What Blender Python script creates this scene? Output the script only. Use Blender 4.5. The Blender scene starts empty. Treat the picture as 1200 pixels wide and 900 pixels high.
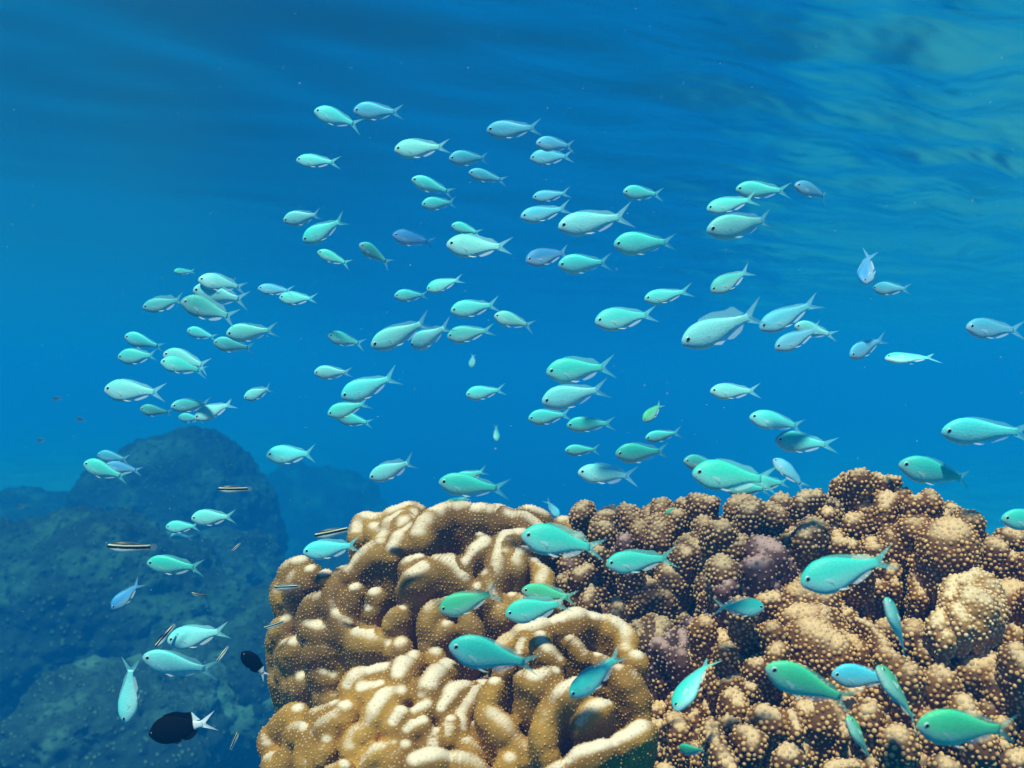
import bpy, math, random
import numpy as np
from mathutils import Vector, Matrix, kdtree, noise as mnoise
import openvdb

R = math.radians
SC = bpy.context.scene
COL = SC.collection
FPX = 1230.0                                   # focal length in pixels of the 1200 px wide photograph


def P(px, py, d):
    """point seen at pixel (px, py) of the photograph at distance d ahead of the camera"""
    return np.array([(px - 600.0) / FPX * d, d, -(py - 450.0) / FPX * d])


# ---------------------------------------------------------------- camera, sky, sun, exposure
cam_d = bpy.data.cameras.new("camera")
cam_d.sensor_width = 36.0
cam_d.lens = 36.0 * FPX / 1200.0
cam_d.clip_start = 0.02
cam_d.clip_end = 500.0
cam_d.dof.use_dof = True
cam_d.dof.focus_distance = 1.25
cam_d.dof.aperture_fstop = 10.0
cam = bpy.data.objects.new("camera", cam_d)
COL.objects.link(cam)
cam.location = (0, 0, 0)
cam.rotation_euler = (R(90), 0, 0)
SC.camera = cam

SUN_EL, SUN_AZ = 62.0, 200.0                   # azimuth from +Y, clockwise: behind the camera, a little to its left
world = bpy.data.worlds.new("World")
SC.world = world
world.use_nodes = True
wn = world.node_tree
sky = wn.nodes.new("ShaderNodeTexSky")
sky.sky_type = 'NISHITA'
sky.sun_disc = False
sky.dust_density = 0.0
sky.ozone_density = 5.0
sky.sun_elevation = R(SUN_EL)
sky.sun_rotation = R(SUN_AZ)
wn.links.new(sky.outputs[0], wn.nodes["Background"].inputs[0])
wn.nodes["Background"].inputs[1].default_value = 0.075

sun_d = bpy.data.lights.new("sun", 'SUN')
sun_d.energy = 5.0
sun_d.angle = R(2.5)
sun_d.color = (1.0, 0.82, 0.64)
sun = bpy.data.objects.new("sun", sun_d)
COL.objects.link(sun)
sd = Vector((math.sin(R(SUN_AZ)) * math.cos(R(SUN_EL)), math.cos(R(SUN_AZ)) * math.cos(R(SUN_EL)), math.sin(R(SUN_EL))))
sun.rotation_euler = sd.to_track_quat('Z', 'Y').to_euler()

SC.view_settings.view_transform = 'Standard'
SC.view_settings.look = 'None'
SC.view_settings.gamma = 1.0
SC.view_settings.use_curve_mapping = False
SC.view_settings.exposure = 0.5
SC.render.engine = 'CYCLES'
SC.cycles.volume_bounces = 2
SC.cycles.max_bounces = 8
SC.cycles.use_denoising = True
SURF_Z, BED_Z = 1.0, -5.0


# ---------------------------------------------------------------- helpers
def mesh_obj(name, verts, faces, mats, parent=None, mat_idx=None, smooth=True, attrs=None):
    me = bpy.data.meshes.new(name)
    verts = np.asarray(verts, dtype=np.float32)
    if isinstance(faces, tuple):               # (quads array, tris array)
        q, t = faces
        nl = q.size + t.size
        me.vertices.add(len(verts)); me.vertices.foreach_set("co", verts.ravel())
        me.loops.add(nl); me.loops.foreach_set("vertex_index", np.concatenate([q.ravel(), t.ravel()]).astype(np.int32))
        me.polygons.add(len(q) + len(t))
        st = np.concatenate([np.arange(len(q)) * 4, q.size + np.arange(len(t)) * 3]).astype(np.int32)
        me.polygons.foreach_set("loop_start", st)
        me.update(calc_edges=True)
    else:
        me.from_pydata([tuple(v) for v in verts.tolist()], [], [tuple(f) for f in faces])
    for m in mats:
        me.materials.append(m)
    if mat_idx is not None:
        me.polygons.foreach_set("material_index", np.asarray(mat_idx, dtype=np.int32))
    if smooth:
        me.polygons.foreach_set("use_smooth", np.ones(len(me.polygons), dtype=bool))
    for k, v in (attrs or {}).items():
        a = me.attributes.new(k, 'FLOAT', 'POINT')
        a.data.foreach_set("value", np.asarray(v, dtype=np.float32))
    me.validate(); me.update()
    o = bpy.data.objects.new(name, me)
    COL.objects.link(o)
    if parent is not None:
        o.parent = parent
    return o


def tag(o, label=None, cat=None, group=None, kind=None):
    for k, v in (("label", label), ("category", cat), ("group", group), ("kind", kind)):
        if v:
            o[k] = v
    return o


class NT:
    """a small helper for material node trees"""
    def __init__(s, name):
        s.m = bpy.data.materials.new(name)
        s.m.use_nodes = True
        s.t = s.m.node_tree
        s.b = s.t.nodes["Principled BSDF"]
        s.out = s.t.nodes["Material Output"]

    def n(s, typ, props=None, **ins):
        nd = s.t.nodes.new("ShaderNode" + typ)
        for k, v in (props or {}).items():
            setattr(nd, k, v)
        for k, v in ins.items():
            key = int(k[1:]) if k[0] == "i" and k[1:].isdigit() else k.replace("_", " ")
            s.set(nd.inputs[key], v)
        return nd

    def set(s, sock, v):
        if isinstance(v, bpy.types.NodeSocket):
            s.t.links.new(v, sock)
        elif isinstance(v, bpy.types.Node):
            s.t.links.new(v.outputs[0], sock)
        else:
            sock.default_value = v if not (isinstance(v, tuple) and len(v) == 3 and sock.type == 'RGBA') else (*v, 1.0)

    def P(s, **ins):
        for k, v in ins.items():
            s.set(s.b.inputs[k.replace("_", " ")], v)

    def mix(s, fac, a, b, blend='MIX'):
        nd = s.t.nodes.new("ShaderNodeMix")
        nd.data_type = 'RGBA'
        nd.blend_type = blend
        s.set(nd.inputs[0], fac); s.set(nd.inputs[6], a); s.set(nd.inputs[7], b)
        return nd.outputs[2]

    def math(s, op, a, b=0.0, clamp=False):
        nd = s.t.nodes.new("ShaderNodeMath")
        nd.operation = op; nd.use_clamp = clamp
        s.set(nd.inputs[0], a); s.set(nd.inputs[1], b)
        return nd.outputs[0]

    def ramp(s, fac, stops, interp='LINEAR'):
        nd = s.t.nodes.new("ShaderNodeValToRGB")
        cr = nd.color_ramp; cr.interpolation = interp
        while len(cr.elements) < len(stops):
            cr.elements.new(0.5)
        for e, (p, c) in zip(cr.elements, stops):
            e.position = p; e.color = (*c, 1.0) if len(c) == 3 else c
        s.set(nd.inputs[0], fac)
        return nd.outputs[0]

    def maprange(s, v, a, b, c=0.0, d=1.0, smooth=True):
        nd = s.t.nodes.new("ShaderNodeMapRange")
        nd.interpolation_type = 'SMOOTHSTEP' if smooth else 'LINEAR'
        for i, x in enumerate((v, a, b, c, d)):
            s.set(nd.inputs[i], x)
        return nd.outputs[0]


def coords(t, kind='Object'):
    return t.n("TexCoord").outputs[kind]


# ---------------------------------------------------------------- materials of the setting
def mat_bed():
    t = NT("sandy_bed")
    co = coords(t)
    n1 = t.n("TexNoise", Vector=co, Scale=1.1, Detail=6.0)
    n2 = t.n("TexNoise", Vector=co, Scale=22.0, Detail=4.0)
    c = t.ramp(n1.outputs[0], [(0.30, (0.16, 0.14, 0.10)), (0.5, (0.34, 0.31, 0.24)), (0.7, (0.55, 0.52, 0.43))])
    c = t.mix(0.35, c, t.ramp(n2.outputs[0], [(0.35, (0.10, 0.09, 0.07)), (0.65, (0.55, 0.52, 0.44))]))
    # rubble and low growth everywhere but the far-left sand flat and an added, unseen one at right
    sx = t.n("SeparateXYZ", Vector=co)
    flat = t.maprange(t.math('ADD', sx.outputs[0], t.math('MULTIPLY', n1.outputs[0], 3.0)), -3.0, -4.4, 0.0, 0.6)
    flat = t.math('MAXIMUM', flat, t.maprange(t.math('ADD', t.math('SUBTRACT', sx.outputs[0], t.math('MULTIPLY', sx.outputs[1], 0.15)), t.math('MULTIPLY', n1.outputs[0], 2.0)), 2.2, 3.8))  # unseen pale flat at right, added to lighten the surface's reflection there
    rub = t.ramp(n2.outputs[0], [(0.35, (0.008, 0.012, 0.008)), (0.65, (0.05, 0.06, 0.04))])
    c = t.mix(flat, rub, c)
    bp = t.n("Bump", Strength=0.6, Distance=0.05, Height=n2.outputs[0])
    t.P(Base_Color=c, Roughness=0.95, Normal=bp)
    return t.m


def mat_reef(name, dark, mid, pale, dot, sc=1.0, dots=0.5):
    t = NT(name)
    co = coords(t)
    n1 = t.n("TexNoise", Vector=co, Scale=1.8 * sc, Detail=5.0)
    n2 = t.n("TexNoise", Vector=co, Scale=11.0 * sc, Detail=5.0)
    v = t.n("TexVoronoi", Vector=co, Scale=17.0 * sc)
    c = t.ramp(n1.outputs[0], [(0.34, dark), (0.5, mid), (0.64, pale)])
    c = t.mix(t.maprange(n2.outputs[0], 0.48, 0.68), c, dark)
    d = t.math('MULTIPLY', t.maprange(v.outputs[0], 0.36, 0.12), t.maprange(n1.outputs[0], 0.56, 0.40))
    c = t.mix(t.math('MULTIPLY', d, dots), c, dot)
    h = t.math('ADD', t.math('MULTIPLY', n2.outputs[0], 0.6), t.maprange(v.outputs[0], 0.5, 0.0))
    bp = t.n("Bump", Strength=0.8, Distance=0.03 / sc, Height=h)
    t.P(Base_Color=c, Roughness=0.9, Normal=bp)
    return t.m


def mat_surface():
    t = NT("water_surface")
    co = coords(t)
    mp = t.n("Mapping", {"vector_type": "TEXTURE"}, Vector=co, Rotation=(0, 0, R(40)), Scale=(2.4, 1.0, 1.0))
    n1 = t.n("TexNoise", Vector=mp.outputs[0], Scale=2.6, Detail=3.0, Roughness=0.45)
    n2 = t.n("TexNoise", Vector=mp.outputs[0], Scale=0.55, Detail=2.0)
    sx = t.n("SeparateXYZ", Vector=co)
    # ruffled water off to the right, calmer to the left; ruffles come in gusts
    side = t.maprange(t.math('SUBTRACT', sx.outputs[0], t.math('MULTIPLY', sx.outputs[1], 0.12)), -0.9, 1.6, 0.04, 1.0)
    gust = t.math('MULTIPLY', t.maprange(n2.outputs[0], 0.40, 0.62, 0.2, 1.0), side)
    h = t.math('MULTIPLY', n1.outputs[0], gust)
    bp = t.n("Bump", Strength=1.0, Distance=0.21, Height=h)
    fr = t.n("Fresnel", IOR=1.333, Normal=bp)
    tr = t.n("BsdfTransparent", Color=(1.0, 1.0, 1.0))
    gl = t.n("BsdfGlossy", Roughness=0.28, Normal=bp, Color=(0.95, 0.97, 1.0))
    mx = t.n("MixShader", i0=fr, i1=tr, i2=gl)
    t.t.nodes.remove(t.b)
    t.t.links.new(mx.outputs[0], t.out.inputs[0])
    return t.m


def mat_haze():
    t = NT("sea_water_haze")
    t.t.nodes.remove(t.b)
    v = t.n("VolumePrincipled", Density=HAZE_D)
    v.inputs["Color"].default_value = HAZE_C
    v.inputs["Absorption Color"].default_value = HAZE_A
    v.inputs["Anisotropy"].default_value = 0.0
    t.t.links.new(v.outputs[0], t.out.inputs["Volume"])
    return t.m


HAZE_D, HAZE_C, HAZE_A = 0.20, (0.003, 0.116, 0.350, 1.0), (0.0, 0.58, 0.85, 1.0)

# ---------------------------------------------------------------- the setting: sea bed, water surface, haze
def stretch(n, half, k=3.2):
    u = np.linspace(-1, 1, n)
    return np.sinh(k * u) / math.sinh(k) * half


def sheet(name, xs, ys, zf, mat):
    X, Y = np.meshgrid(xs, ys, indexing='ij')
    Z = zf(X, Y)
    v = np.stack([X, Y, Z], -1).reshape(-1, 3)
    nx, ny = len(xs), len(ys)
    i = np.arange(nx * ny).reshape(nx, ny)
    q = np.stack([i[:-1, :-1], i[1:, :-1], i[1:, 1:], i[:-1, 1:]], -1).reshape(-1, 4)
    return mesh_obj(name, v, (q, np.zeros((0, 3), int)), [mat])


rs = np.random.RandomState(7)


def waves(X, Y, spec, seed):
    r = np.random.RandomState(seed)
    Z = np.zeros_like(X)
    for lam, amp, az, spr, n in spec:
        for _ in range(n):
            a = R(az + r.uniform(-spr, spr)); l = lam * r.uniform(0.7, 1.4)
            Z += amp / math.sqrt(n) * np.sin(2 * math.pi / l * (X * math.sin(a) + Y * math.cos(a)) + r.uniform(0, 6.28))
    return Z


def surf_z(X, Y):
    # gentle swell; chop with its crests running away to the far right, livelier to the right of the camera
    lively = 0.05 + 0.95 / (1 + np.exp(-(X - 0.08 * Y - 0.3) * 1.5))
    far = 1.0 / (1.0 + (np.hypot(X, Y) / 14.0) ** 2)
    return SURF_Z + (waves(X, Y, [(3.4, 0.016, -35, 20, 3)], 3) + lively * waves(X, Y, [(1.1, 0.042, -42, 22, 6), (0.5, 0.024, -40, 35, 8)], 5)) * far


tag(sheet("water_surface", stretch(440, 110, 4.1), stretch(440, 110, 4.1), surf_z, mat_surface()), kind="structure")


def bed_z(X, Y):
    z = BED_Z + waves(X, Y, [(7.0, 0.10, 20, 90, 6), (2.2, 0.05, 60, 90, 8), (0.8, 0.02, 0, 90, 8)], 11)
    z += 3.7 * np.exp(-(((X - 0.6) / 1.3) ** 2 + ((Y - 2.0) / 1.2) ** 2)) + 2.4 * np.exp(-(((X + 2.2) / 3.2) ** 2 + ((Y - 9.0) / 3.2) ** 2))
    z += 1.6 * np.exp(-(((X + 1.4) / 1.6) ** 2 + ((Y - 5.6) / 1.7) ** 2)) + 3.1 / (1 + np.exp(-(Y - 9) * 0.6)) / (1 + np.exp((X + 5.0) * 1.4))
    z += 2.3 / (1 + np.exp(-(Y - 5.0) * 0.8)) / (1 + np.exp(-(X - 2.5 - 0.15 * Y) * 0.9))  # unseen bank at right, raised so its pale sand brightens the mirrored surface
    return z


tag(sheet("sea_bed", stretch(380, 110, 4.1), stretch(380, 110, 4.1), bed_z, mat_bed()), kind="structure")

hz = 112.0
hv = [(x, y, z) for x in (-hz, hz) for y in (-hz, hz) for z in (BED_Z - 2.0, SURF_Z + 0.45)]
hf = [(0, 1, 3, 2), (4, 6, 7, 5), (0, 4, 5, 1), (2, 3, 7, 6), (0, 2, 6, 4), (1, 5, 7, 3)]
tag(mesh_obj("haze", hv, hf, [mat_haze()], smooth=False), kind="stuff")


# ---------------------------------------------------------------- far reef heads
def ico(sub):
    import bmesh
    bm = bmesh.new()
    bmesh.ops.create_icosphere(bm, subdivisions=sub, radius=1.0)
    v = np.array([x.co[:] for x in bm.verts]); f = np.array([[w.index for w in x.verts] for x in bm.faces])
    bm.free()
    return v, f


ICO = {s: ico(s) for s in (5, 6, 7)}


def mound(name, c, rad, mat, label, cat, seed, sub=6, rough=0.16, knob=0.05, kscale=9.0, group=None):
    v, f = ICO[sub]
    off = Vector((seed * 3.7, seed * 1.3, seed * 5.1))
    c = np.asarray(c, float); rad = np.asarray(rad, float)
    rm = float(rad.mean())
    out = np.empty_like(v)
    for i, p in enumerate(v):
        q = Vector(p * rad)
        a = mnoise.fractal(q / rm * 1.3 + off, 1.0, 2.0, 4) * rough * 1.6
        w = mnoise.voronoi(q * (kscale * 1.05) + off)[0]
        k = knob * 1.25 * max(0.0, 1.0 - (w[0] / 0.62) ** 2)
        k2 = mnoise.voronoi(q * (kscale * 0.25) + off)[0][0]
        k += knob * 2.2 * max(0.0, 1.0 - (k2 / 0.7) ** 2)
        out[i] = p * rad * (1.0 + a) + p * k
    out += c
    o = mesh_obj(name, out, (np.zeros((0, 4), int), f), [mat])
    return tag(o, label, cat, group)


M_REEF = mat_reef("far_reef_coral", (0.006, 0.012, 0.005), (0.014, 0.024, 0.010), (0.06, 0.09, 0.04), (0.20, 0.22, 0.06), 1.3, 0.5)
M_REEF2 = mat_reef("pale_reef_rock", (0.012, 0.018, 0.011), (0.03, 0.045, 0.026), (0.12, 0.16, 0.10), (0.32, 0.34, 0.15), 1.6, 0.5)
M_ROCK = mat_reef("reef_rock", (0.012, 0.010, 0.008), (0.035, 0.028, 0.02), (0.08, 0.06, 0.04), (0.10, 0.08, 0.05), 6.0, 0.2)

G = "reef heads beyond the near coral"
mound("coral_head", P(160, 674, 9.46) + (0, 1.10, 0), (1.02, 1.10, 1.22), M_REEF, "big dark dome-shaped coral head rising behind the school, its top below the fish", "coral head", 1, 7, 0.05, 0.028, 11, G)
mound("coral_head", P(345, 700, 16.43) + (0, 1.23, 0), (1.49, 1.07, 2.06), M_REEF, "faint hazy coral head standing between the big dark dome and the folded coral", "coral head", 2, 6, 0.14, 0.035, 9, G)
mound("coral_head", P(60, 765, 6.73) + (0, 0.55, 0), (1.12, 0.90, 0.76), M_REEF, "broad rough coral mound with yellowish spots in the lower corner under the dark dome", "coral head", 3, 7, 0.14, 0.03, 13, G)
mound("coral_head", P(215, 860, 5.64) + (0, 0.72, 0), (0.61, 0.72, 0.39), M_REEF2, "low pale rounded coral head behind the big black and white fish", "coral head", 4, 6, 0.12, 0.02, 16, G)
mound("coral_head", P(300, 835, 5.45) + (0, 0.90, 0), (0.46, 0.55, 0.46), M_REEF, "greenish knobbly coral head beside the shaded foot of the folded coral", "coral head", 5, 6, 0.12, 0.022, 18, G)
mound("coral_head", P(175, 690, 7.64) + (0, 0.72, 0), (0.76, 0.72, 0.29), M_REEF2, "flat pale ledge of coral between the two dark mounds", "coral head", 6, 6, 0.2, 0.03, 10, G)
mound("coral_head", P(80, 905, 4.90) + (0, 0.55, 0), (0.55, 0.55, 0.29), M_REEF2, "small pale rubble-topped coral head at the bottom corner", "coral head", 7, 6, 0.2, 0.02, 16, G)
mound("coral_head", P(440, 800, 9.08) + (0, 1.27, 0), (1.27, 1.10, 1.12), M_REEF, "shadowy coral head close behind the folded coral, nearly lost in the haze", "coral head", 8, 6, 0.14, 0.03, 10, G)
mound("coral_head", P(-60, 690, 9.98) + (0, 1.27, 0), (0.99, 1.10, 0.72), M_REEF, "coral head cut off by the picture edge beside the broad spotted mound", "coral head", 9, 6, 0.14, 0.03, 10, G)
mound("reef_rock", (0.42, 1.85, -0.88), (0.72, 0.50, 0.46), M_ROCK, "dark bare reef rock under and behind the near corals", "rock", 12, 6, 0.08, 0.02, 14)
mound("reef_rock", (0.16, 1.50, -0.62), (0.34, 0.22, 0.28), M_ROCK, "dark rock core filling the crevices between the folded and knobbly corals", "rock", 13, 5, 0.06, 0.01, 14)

# ---------------------------------------------------------------- near corals, grown as solids from traced crests
def lattice_noise(shape, org, h, lam, seed):
    """smooth value noise on the voxel grid, wavelength lam"""
    r = np.random.RandomState(seed)
    ext = [int(s * h / lam) + 4 for s in shape]
    L = r.uniform(-1, 1, ext)
    out = L
    for ax in range(3):
        t = np.arange(shape[ax]) * h / lam + 0.37
        i = t.astype(int); f = t - i; f = f * f * (3 - 2 * f)
        sh = [1, 1, 1]; sh[ax] = -1
        f = f.reshape(sh)
        out = np.take(out, i, axis=ax) * (1 - f) + np.take(out, i + 1, axis=ax) * f
    return out


def smin(a, b, k):
    hh = np.clip(0.5 + 0.5 * (b - a) / k, 0, 1)
    return b * (1 - hh) + a * hh - k * hh * (1 - hh)


def capsules_to_field(caps, h, k, pad=0.02, noise_amp=0.0022, noise_lam=0.022, seed=1):
    A = np.array([c[0] for c in caps]); B = np.array([c[1] for c in caps]); RR = np.array([max(c[2], c[3]) for c in caps])
    lo = np.minimum(A, B).min(0) - RR.max() - pad; hi = np.maximum(A, B).max(0) + RR.max() + pad
    n = np.ceil((hi - lo) / h).astype(int) + 1
    F = np.full(n, 0.03, np.float32)
    groups = {}
    for c in caps:
        groups.setdefault(c[5], []).append(c)
    for key in groups:
        cs = groups[key]
        a_ = np.array([c[0] for c in cs]); b_ = np.array([c[1] for c in cs]); m = max(max(c[2], c[3]) for c in cs) + 0.028
        i0 = np.maximum(((np.minimum(a_, b_).min(0) - m - lo) / h).astype(int), 0)
        i1 = np.minimum(((np.maximum(a_, b_).max(0) + m - lo) / h).astype(int) + 2, n)
        xs = [lo[q] + h * np.arange(i0[q], i1[q]) for q in range(3)]
        D = None
        for a, b, ra, rb, kk, _ in cs:
            X = xs[0][:, None, None] - a[0]; Y = xs[1][None, :, None] - a[1]; Z = xs[2][None, None, :] - a[2]
            d = b - a; L2 = float(d @ d) + 1e-12
            t = np.clip((X * d[0] + Y * d[1] + Z * d[2]) / L2, 0, 1)
            E = np.sqrt((X - t * d[0]) ** 2 + (Y - t * d[1]) ** 2 + (Z - t * d[2]) ** 2) - (ra + (rb - ra) * t)
            D = E if D is None else np.minimum(D, E)
        s = (slice(i0[0], i1[0]), slice(i0[1], i1[1]), slice(i0[2], i1[2]))
        F[s] = smin(F[s], D, k * cs[0][4])
    F += noise_amp * lattice_noise(n, lo, h, noise_lam, seed) + 0.35 * noise_amp * lattice_noise(n, lo, h, noise_lam * 0.35, seed + 9)
    return F, lo


def field_mesh(F, lo, h):
    F = F.copy()
    F[0] = F[-1] = 0.03; F[:, 0] = F[:, -1] = 0.03; F[:, :, 0] = F[:, :, -1] = 0.03
    g = openvdb.FloatGrid(0.03)
    g.copyFromArray(F.astype(np.float32), tolerance=0.0)
    pts, _tri, quads = g.convertToPolygons(isovalue=0.0)
    return np.asarray(pts, float), np.asarray(quads)[:, ::-1].copy()


def dome_poly(kind):
    """unit bump: rings of 6 from the base up to an apex; returns radial factor, height, ring count"""
    return {"dot": ((1.0, 0.0), (0.62, 0.75)), "knob": ((1.3, -0.2), (1.0, 0.35), (0.58, 0.85))}[kind]


def add_polyps(pts, nrm, ok, spacing, rad, height, kind, up, seed):
    r = np.random.RandomState(seed)
    idx = np.nonzero(ok)[0]; r.shuffle(idx)
    kd = kdtree.KDTree(len(idx))
    for j, i in enumerate(idx):
        kd.insert(pts[i], j)
    kd.balance()
    dead = np.zeros(len(idx), bool); keep = []
    for j, i in enumerate(idx):
        if dead[j]:
            continue
        keep.append(i)
        for _, q, _ in kd.find_range(pts[i], spacing):
            dead[q] = True
    keep = np.array(keep, int)
    c = pts[keep]; n = nrm[keep] + np.asarray(up) ; n /= np.linalg.norm(n, axis=1)[:, None] + 1e-9
    t1 = np.cross(n, [0.31, 0.87, 0.4]); t1 /= np.linalg.norm(t1, axis=1)[:, None] + 1e-9
    t2 = np.cross(n, t1)
    m = len(keep)
    sz = r.uniform(0.6, 1.25, m)[:, None]; rr = rad * sz; hh = height * sz * r.uniform(0.6, 1.3, m)[:, None]
    rings = dome_poly(kind)
    V = []; A = []
    for fr, fz in rings:
        for s in range(6):
            a = s * math.pi / 3 + 0.2
            V.append(c + (t1 * math.cos(a) + t2 * math.sin(a)) * rr * fr + n * hh * fz)
            A.append(np.full(m, max(0.0, fz)))
    V.append(c + n * hh * 1.05); A.append(np.full(m, 1.0))
    nv = len(V)
    V = np.stack(V, 1).reshape(-1, 3); A = np.stack(A, 1).reshape(-1)
    q = []; tr = []
    for k in range(len(rings) - 1):
        for s in range(6):
            q.append((k * 6 + s, k * 6 + (s + 1) % 6, (k + 1) * 6 + (s + 1) % 6, (k + 1) * 6 + s))
    k = len(rings) - 1
    for s in range(6):
        tr.append((k * 6 + s, k * 6 + (s + 1) % 6, nv - 1))
    base = (np.arange(m) * nv)[:, None, None]
    return np.repeat(keep, nv), V, A, (np.array(q)[None] + base).reshape(-1, 4), (np.array(tr)[None] + base).reshape(-1, 3)


def colony(name, label, feats, dfn, centre, L, mat, h=0.0023, k=0.006, down=(0, 0.22, -0.85), tc=0.25, flare=0.95,
           spacing=0.0046, prad=0.0011, phei=0.0009, pkind="dot", up=(0, 0, 0), seed=1, core=0.022, core_back=0.012, cores=(), rim=(0.46, 1.12), namp=0.0022, rscale=1.45, dots_on_rim=False, cat="coral", group=None):
    caps = []; crest = []
    centre = np.asarray(centre, float)
    for fi, f in enumerate(feats):
        r_px, line = f[0], f[1]
        dd = f[2] if len(f) > 2 else 0.0
        pts = []
        for px, py in line:
            d = dfn(px, py) + dd
            pts.append(P(px, py, d))
        pts = np.array(pts)
        r = r_px * np.mean([p[1] for p in pts]) / FPX
        # the traced outline is the crest's outer edge: the axis lies one radius lower
        outs = []
        for p in pts:
            v = (centre - p); v /= np.linalg.norm(v)
            inw = tc * v + np.asarray(down); inw /= np.linalg.norm(inw)
            outs.append(inw)
        outs = np.array(outs)
        step = max(r * 0.3, 0.003)
        dense = [(pts[0], outs[0])]
        for a in range(len(pts) - 1):
            ln = np.linalg.norm(pts[a + 1] - pts[a]); nn = max(1, int(ln / step))
            for s in range(1, nn + 1):
                t = s / nn
                dense.append((pts[a] * (1 - t) + pts[a + 1] * t, outs[a] * (1 - t) + outs[a + 1] * t))
        if len(dense) > 4:                      # round the corners of the traced line
            dp = np.array([p for p, _ in dense])
            for _ in range(5):
                dp[1:-1] = 0.25 * dp[:-2] + 0.5 * dp[1:-1] + 0.25 * dp[2:]
            dense = [(dp[i], dense[i][1]) for i in range(len(dp))]
        LL = L * (0.8 + 0.4 * rs.rand())
        ph = rs.rand() * 6.28
        for i, (p, iw) in enumerate(dense):
            rv = r * rscale * (1 + 0.14 * math.sin(ph + i * step * 140) + 0.06 * math.sin(2 * ph + i * step * 330))
            if len(dense) > 4:
                e = min(i, len(dense) - 1 - i) * step / r
                rv *= 0.82 + 0.18 * min(1.0, e)
                p = p + iw * 0.12 * r * math.sin(ph * 3 + i * step * 110)
            p = p + iw * r * (rscale - 1.0)      # the outline stays where it was traced
            q = p + iw * LL
            caps.append((p, q, rv, rv * flare, 1.0, fi))
            crest.append((p, -iw, rv))
        for p, iw in dense[::8] or dense:
            q = p + iw * (LL + core) + np.array([0, core_back, 0])
            if core:
                caps.append((q, q + iw * 0.01, core, core, 1.6, ("c", fi)))
    for px, py, d, rx in cores:
        c = P(px, py, d)
        caps.append((c, c + np.array([0, 0.03, -0.01]), rx, rx, 2.0, (px, py)))
    F, lo = capsules_to_field(caps, h, k, seed=seed, noise_amp=namp)
    vi, q = field_mesh(F, lo, h)
    G = np.gradient(F)
    ii = np.clip(np.round(vi).astype(int), 0, np.array(F.shape) - 1)
    nrm = np.stack([g[ii[:, 0], ii[:, 1], ii[:, 2]] for g in G], -1)
    nrm /= np.linalg.norm(nrm, axis=1)[:, None] + 1e-9
    pts = vi * h + lo
    kd = kdtree.KDTree(len(crest))
    for i, (p, o, r) in enumerate(crest):
        kd.insert(p, i)
    kd.balance()
    near = np.array([kd.find(p)[1] for p in pts])
    cp = np.array([c[0] for c in crest])[near]; co = np.array([c[1] for c in crest])[near]; cr = np.array([c[2] for c in crest])[near]
    dv = pts - cp; dist = np.linalg.norm(dv, axis=1)
    dot = (dv * co).sum(1) / (dist + 1e-9)
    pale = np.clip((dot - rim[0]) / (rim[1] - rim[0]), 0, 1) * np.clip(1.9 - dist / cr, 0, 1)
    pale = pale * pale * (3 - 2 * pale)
    tocam = -pts / np.linalg.norm(pts, axis=1)[:, None]
    facing = (nrm * tocam).sum(1)
    ok = ((facing > -0.45) | (nrm[:, 2] > 0.2)) & (facing > -0.8)
    okd = ok if dots_on_rim else ok & (pale < 0.85)
    PK, PV, PA, PQ, PT = add_polyps(pts, nrm, okd, spacing, prad, phei, pkind, up, seed + 3)
    nb = len(pts)
    V = np.concatenate([pts, PV]); Q = np.concatenate([q, PQ + nb]); T = PT + nb
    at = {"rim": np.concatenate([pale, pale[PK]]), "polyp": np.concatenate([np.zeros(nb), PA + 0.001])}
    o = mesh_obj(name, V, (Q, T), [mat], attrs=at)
    print("COLONY", name, len(pts), len(PV))
    return tag(o, label, cat, group)


def mat_coral(name, base, shade, rimc, dotc, sc=1.0, patch=None, patch_amt=0.0, rough=0.75):
    t = NT(name)
    co = coords(t)
    rim = t.n("Attribute", {"attribute_name": "rim"}).outputs["Fac"]
    pol = t.n("Attribute", {"attribute_name": "polyp"}).outputs["Fac"]
    n1 = t.n("TexNoise", Vector=co, Scale=9.0, Detail=5.0)
    n2 = t.n("TexNoise", Vector=co, Scale=70.0 * sc, Detail=4.0)
    c = t.mix(t.maprange(n1.outputs[0], 0.36, 0.64), shade, base)
    c = t.mix(t.maprange(n2.outputs[0], 0.42, 0.7, 0, 0.45), c, shade)
    if patch:
        np_ = t.n("TexNoise", Vector=co, Scale=13.0, Detail=6.0, Roughness=0.65)
        c = t.mix(t.maprange(np_.outputs[0], 0.62 - patch_amt, 0.72 - patch_amt), c, patch)
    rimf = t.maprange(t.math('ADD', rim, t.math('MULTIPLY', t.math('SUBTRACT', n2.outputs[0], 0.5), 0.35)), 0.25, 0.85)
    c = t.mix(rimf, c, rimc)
    nv = t.n("TexNoise", Vector=co, Scale=110.0, Detail=2.0)
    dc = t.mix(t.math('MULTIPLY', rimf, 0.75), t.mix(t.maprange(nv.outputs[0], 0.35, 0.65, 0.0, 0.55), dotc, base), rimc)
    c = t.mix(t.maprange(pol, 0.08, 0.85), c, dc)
    h = t.math('ADD', n2.outputs[0], t.math('MULTIPLY', t.n("TexNoise", Vector=co, Scale=320.0 * sc, Detail=2.0).outputs[0], 0.35))
    bp = t.n("Bump", Strength=0.55, Distance=0.0022, Height=h)
    t.P(Base_Color=c, Roughness=rough, Normal=bp)
    t.b.inputs["Specular IOR Level"].default_value = 0.3
    t.b.inputs["Subsurface Weight"].default_value = 0.0
    return t.m


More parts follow.
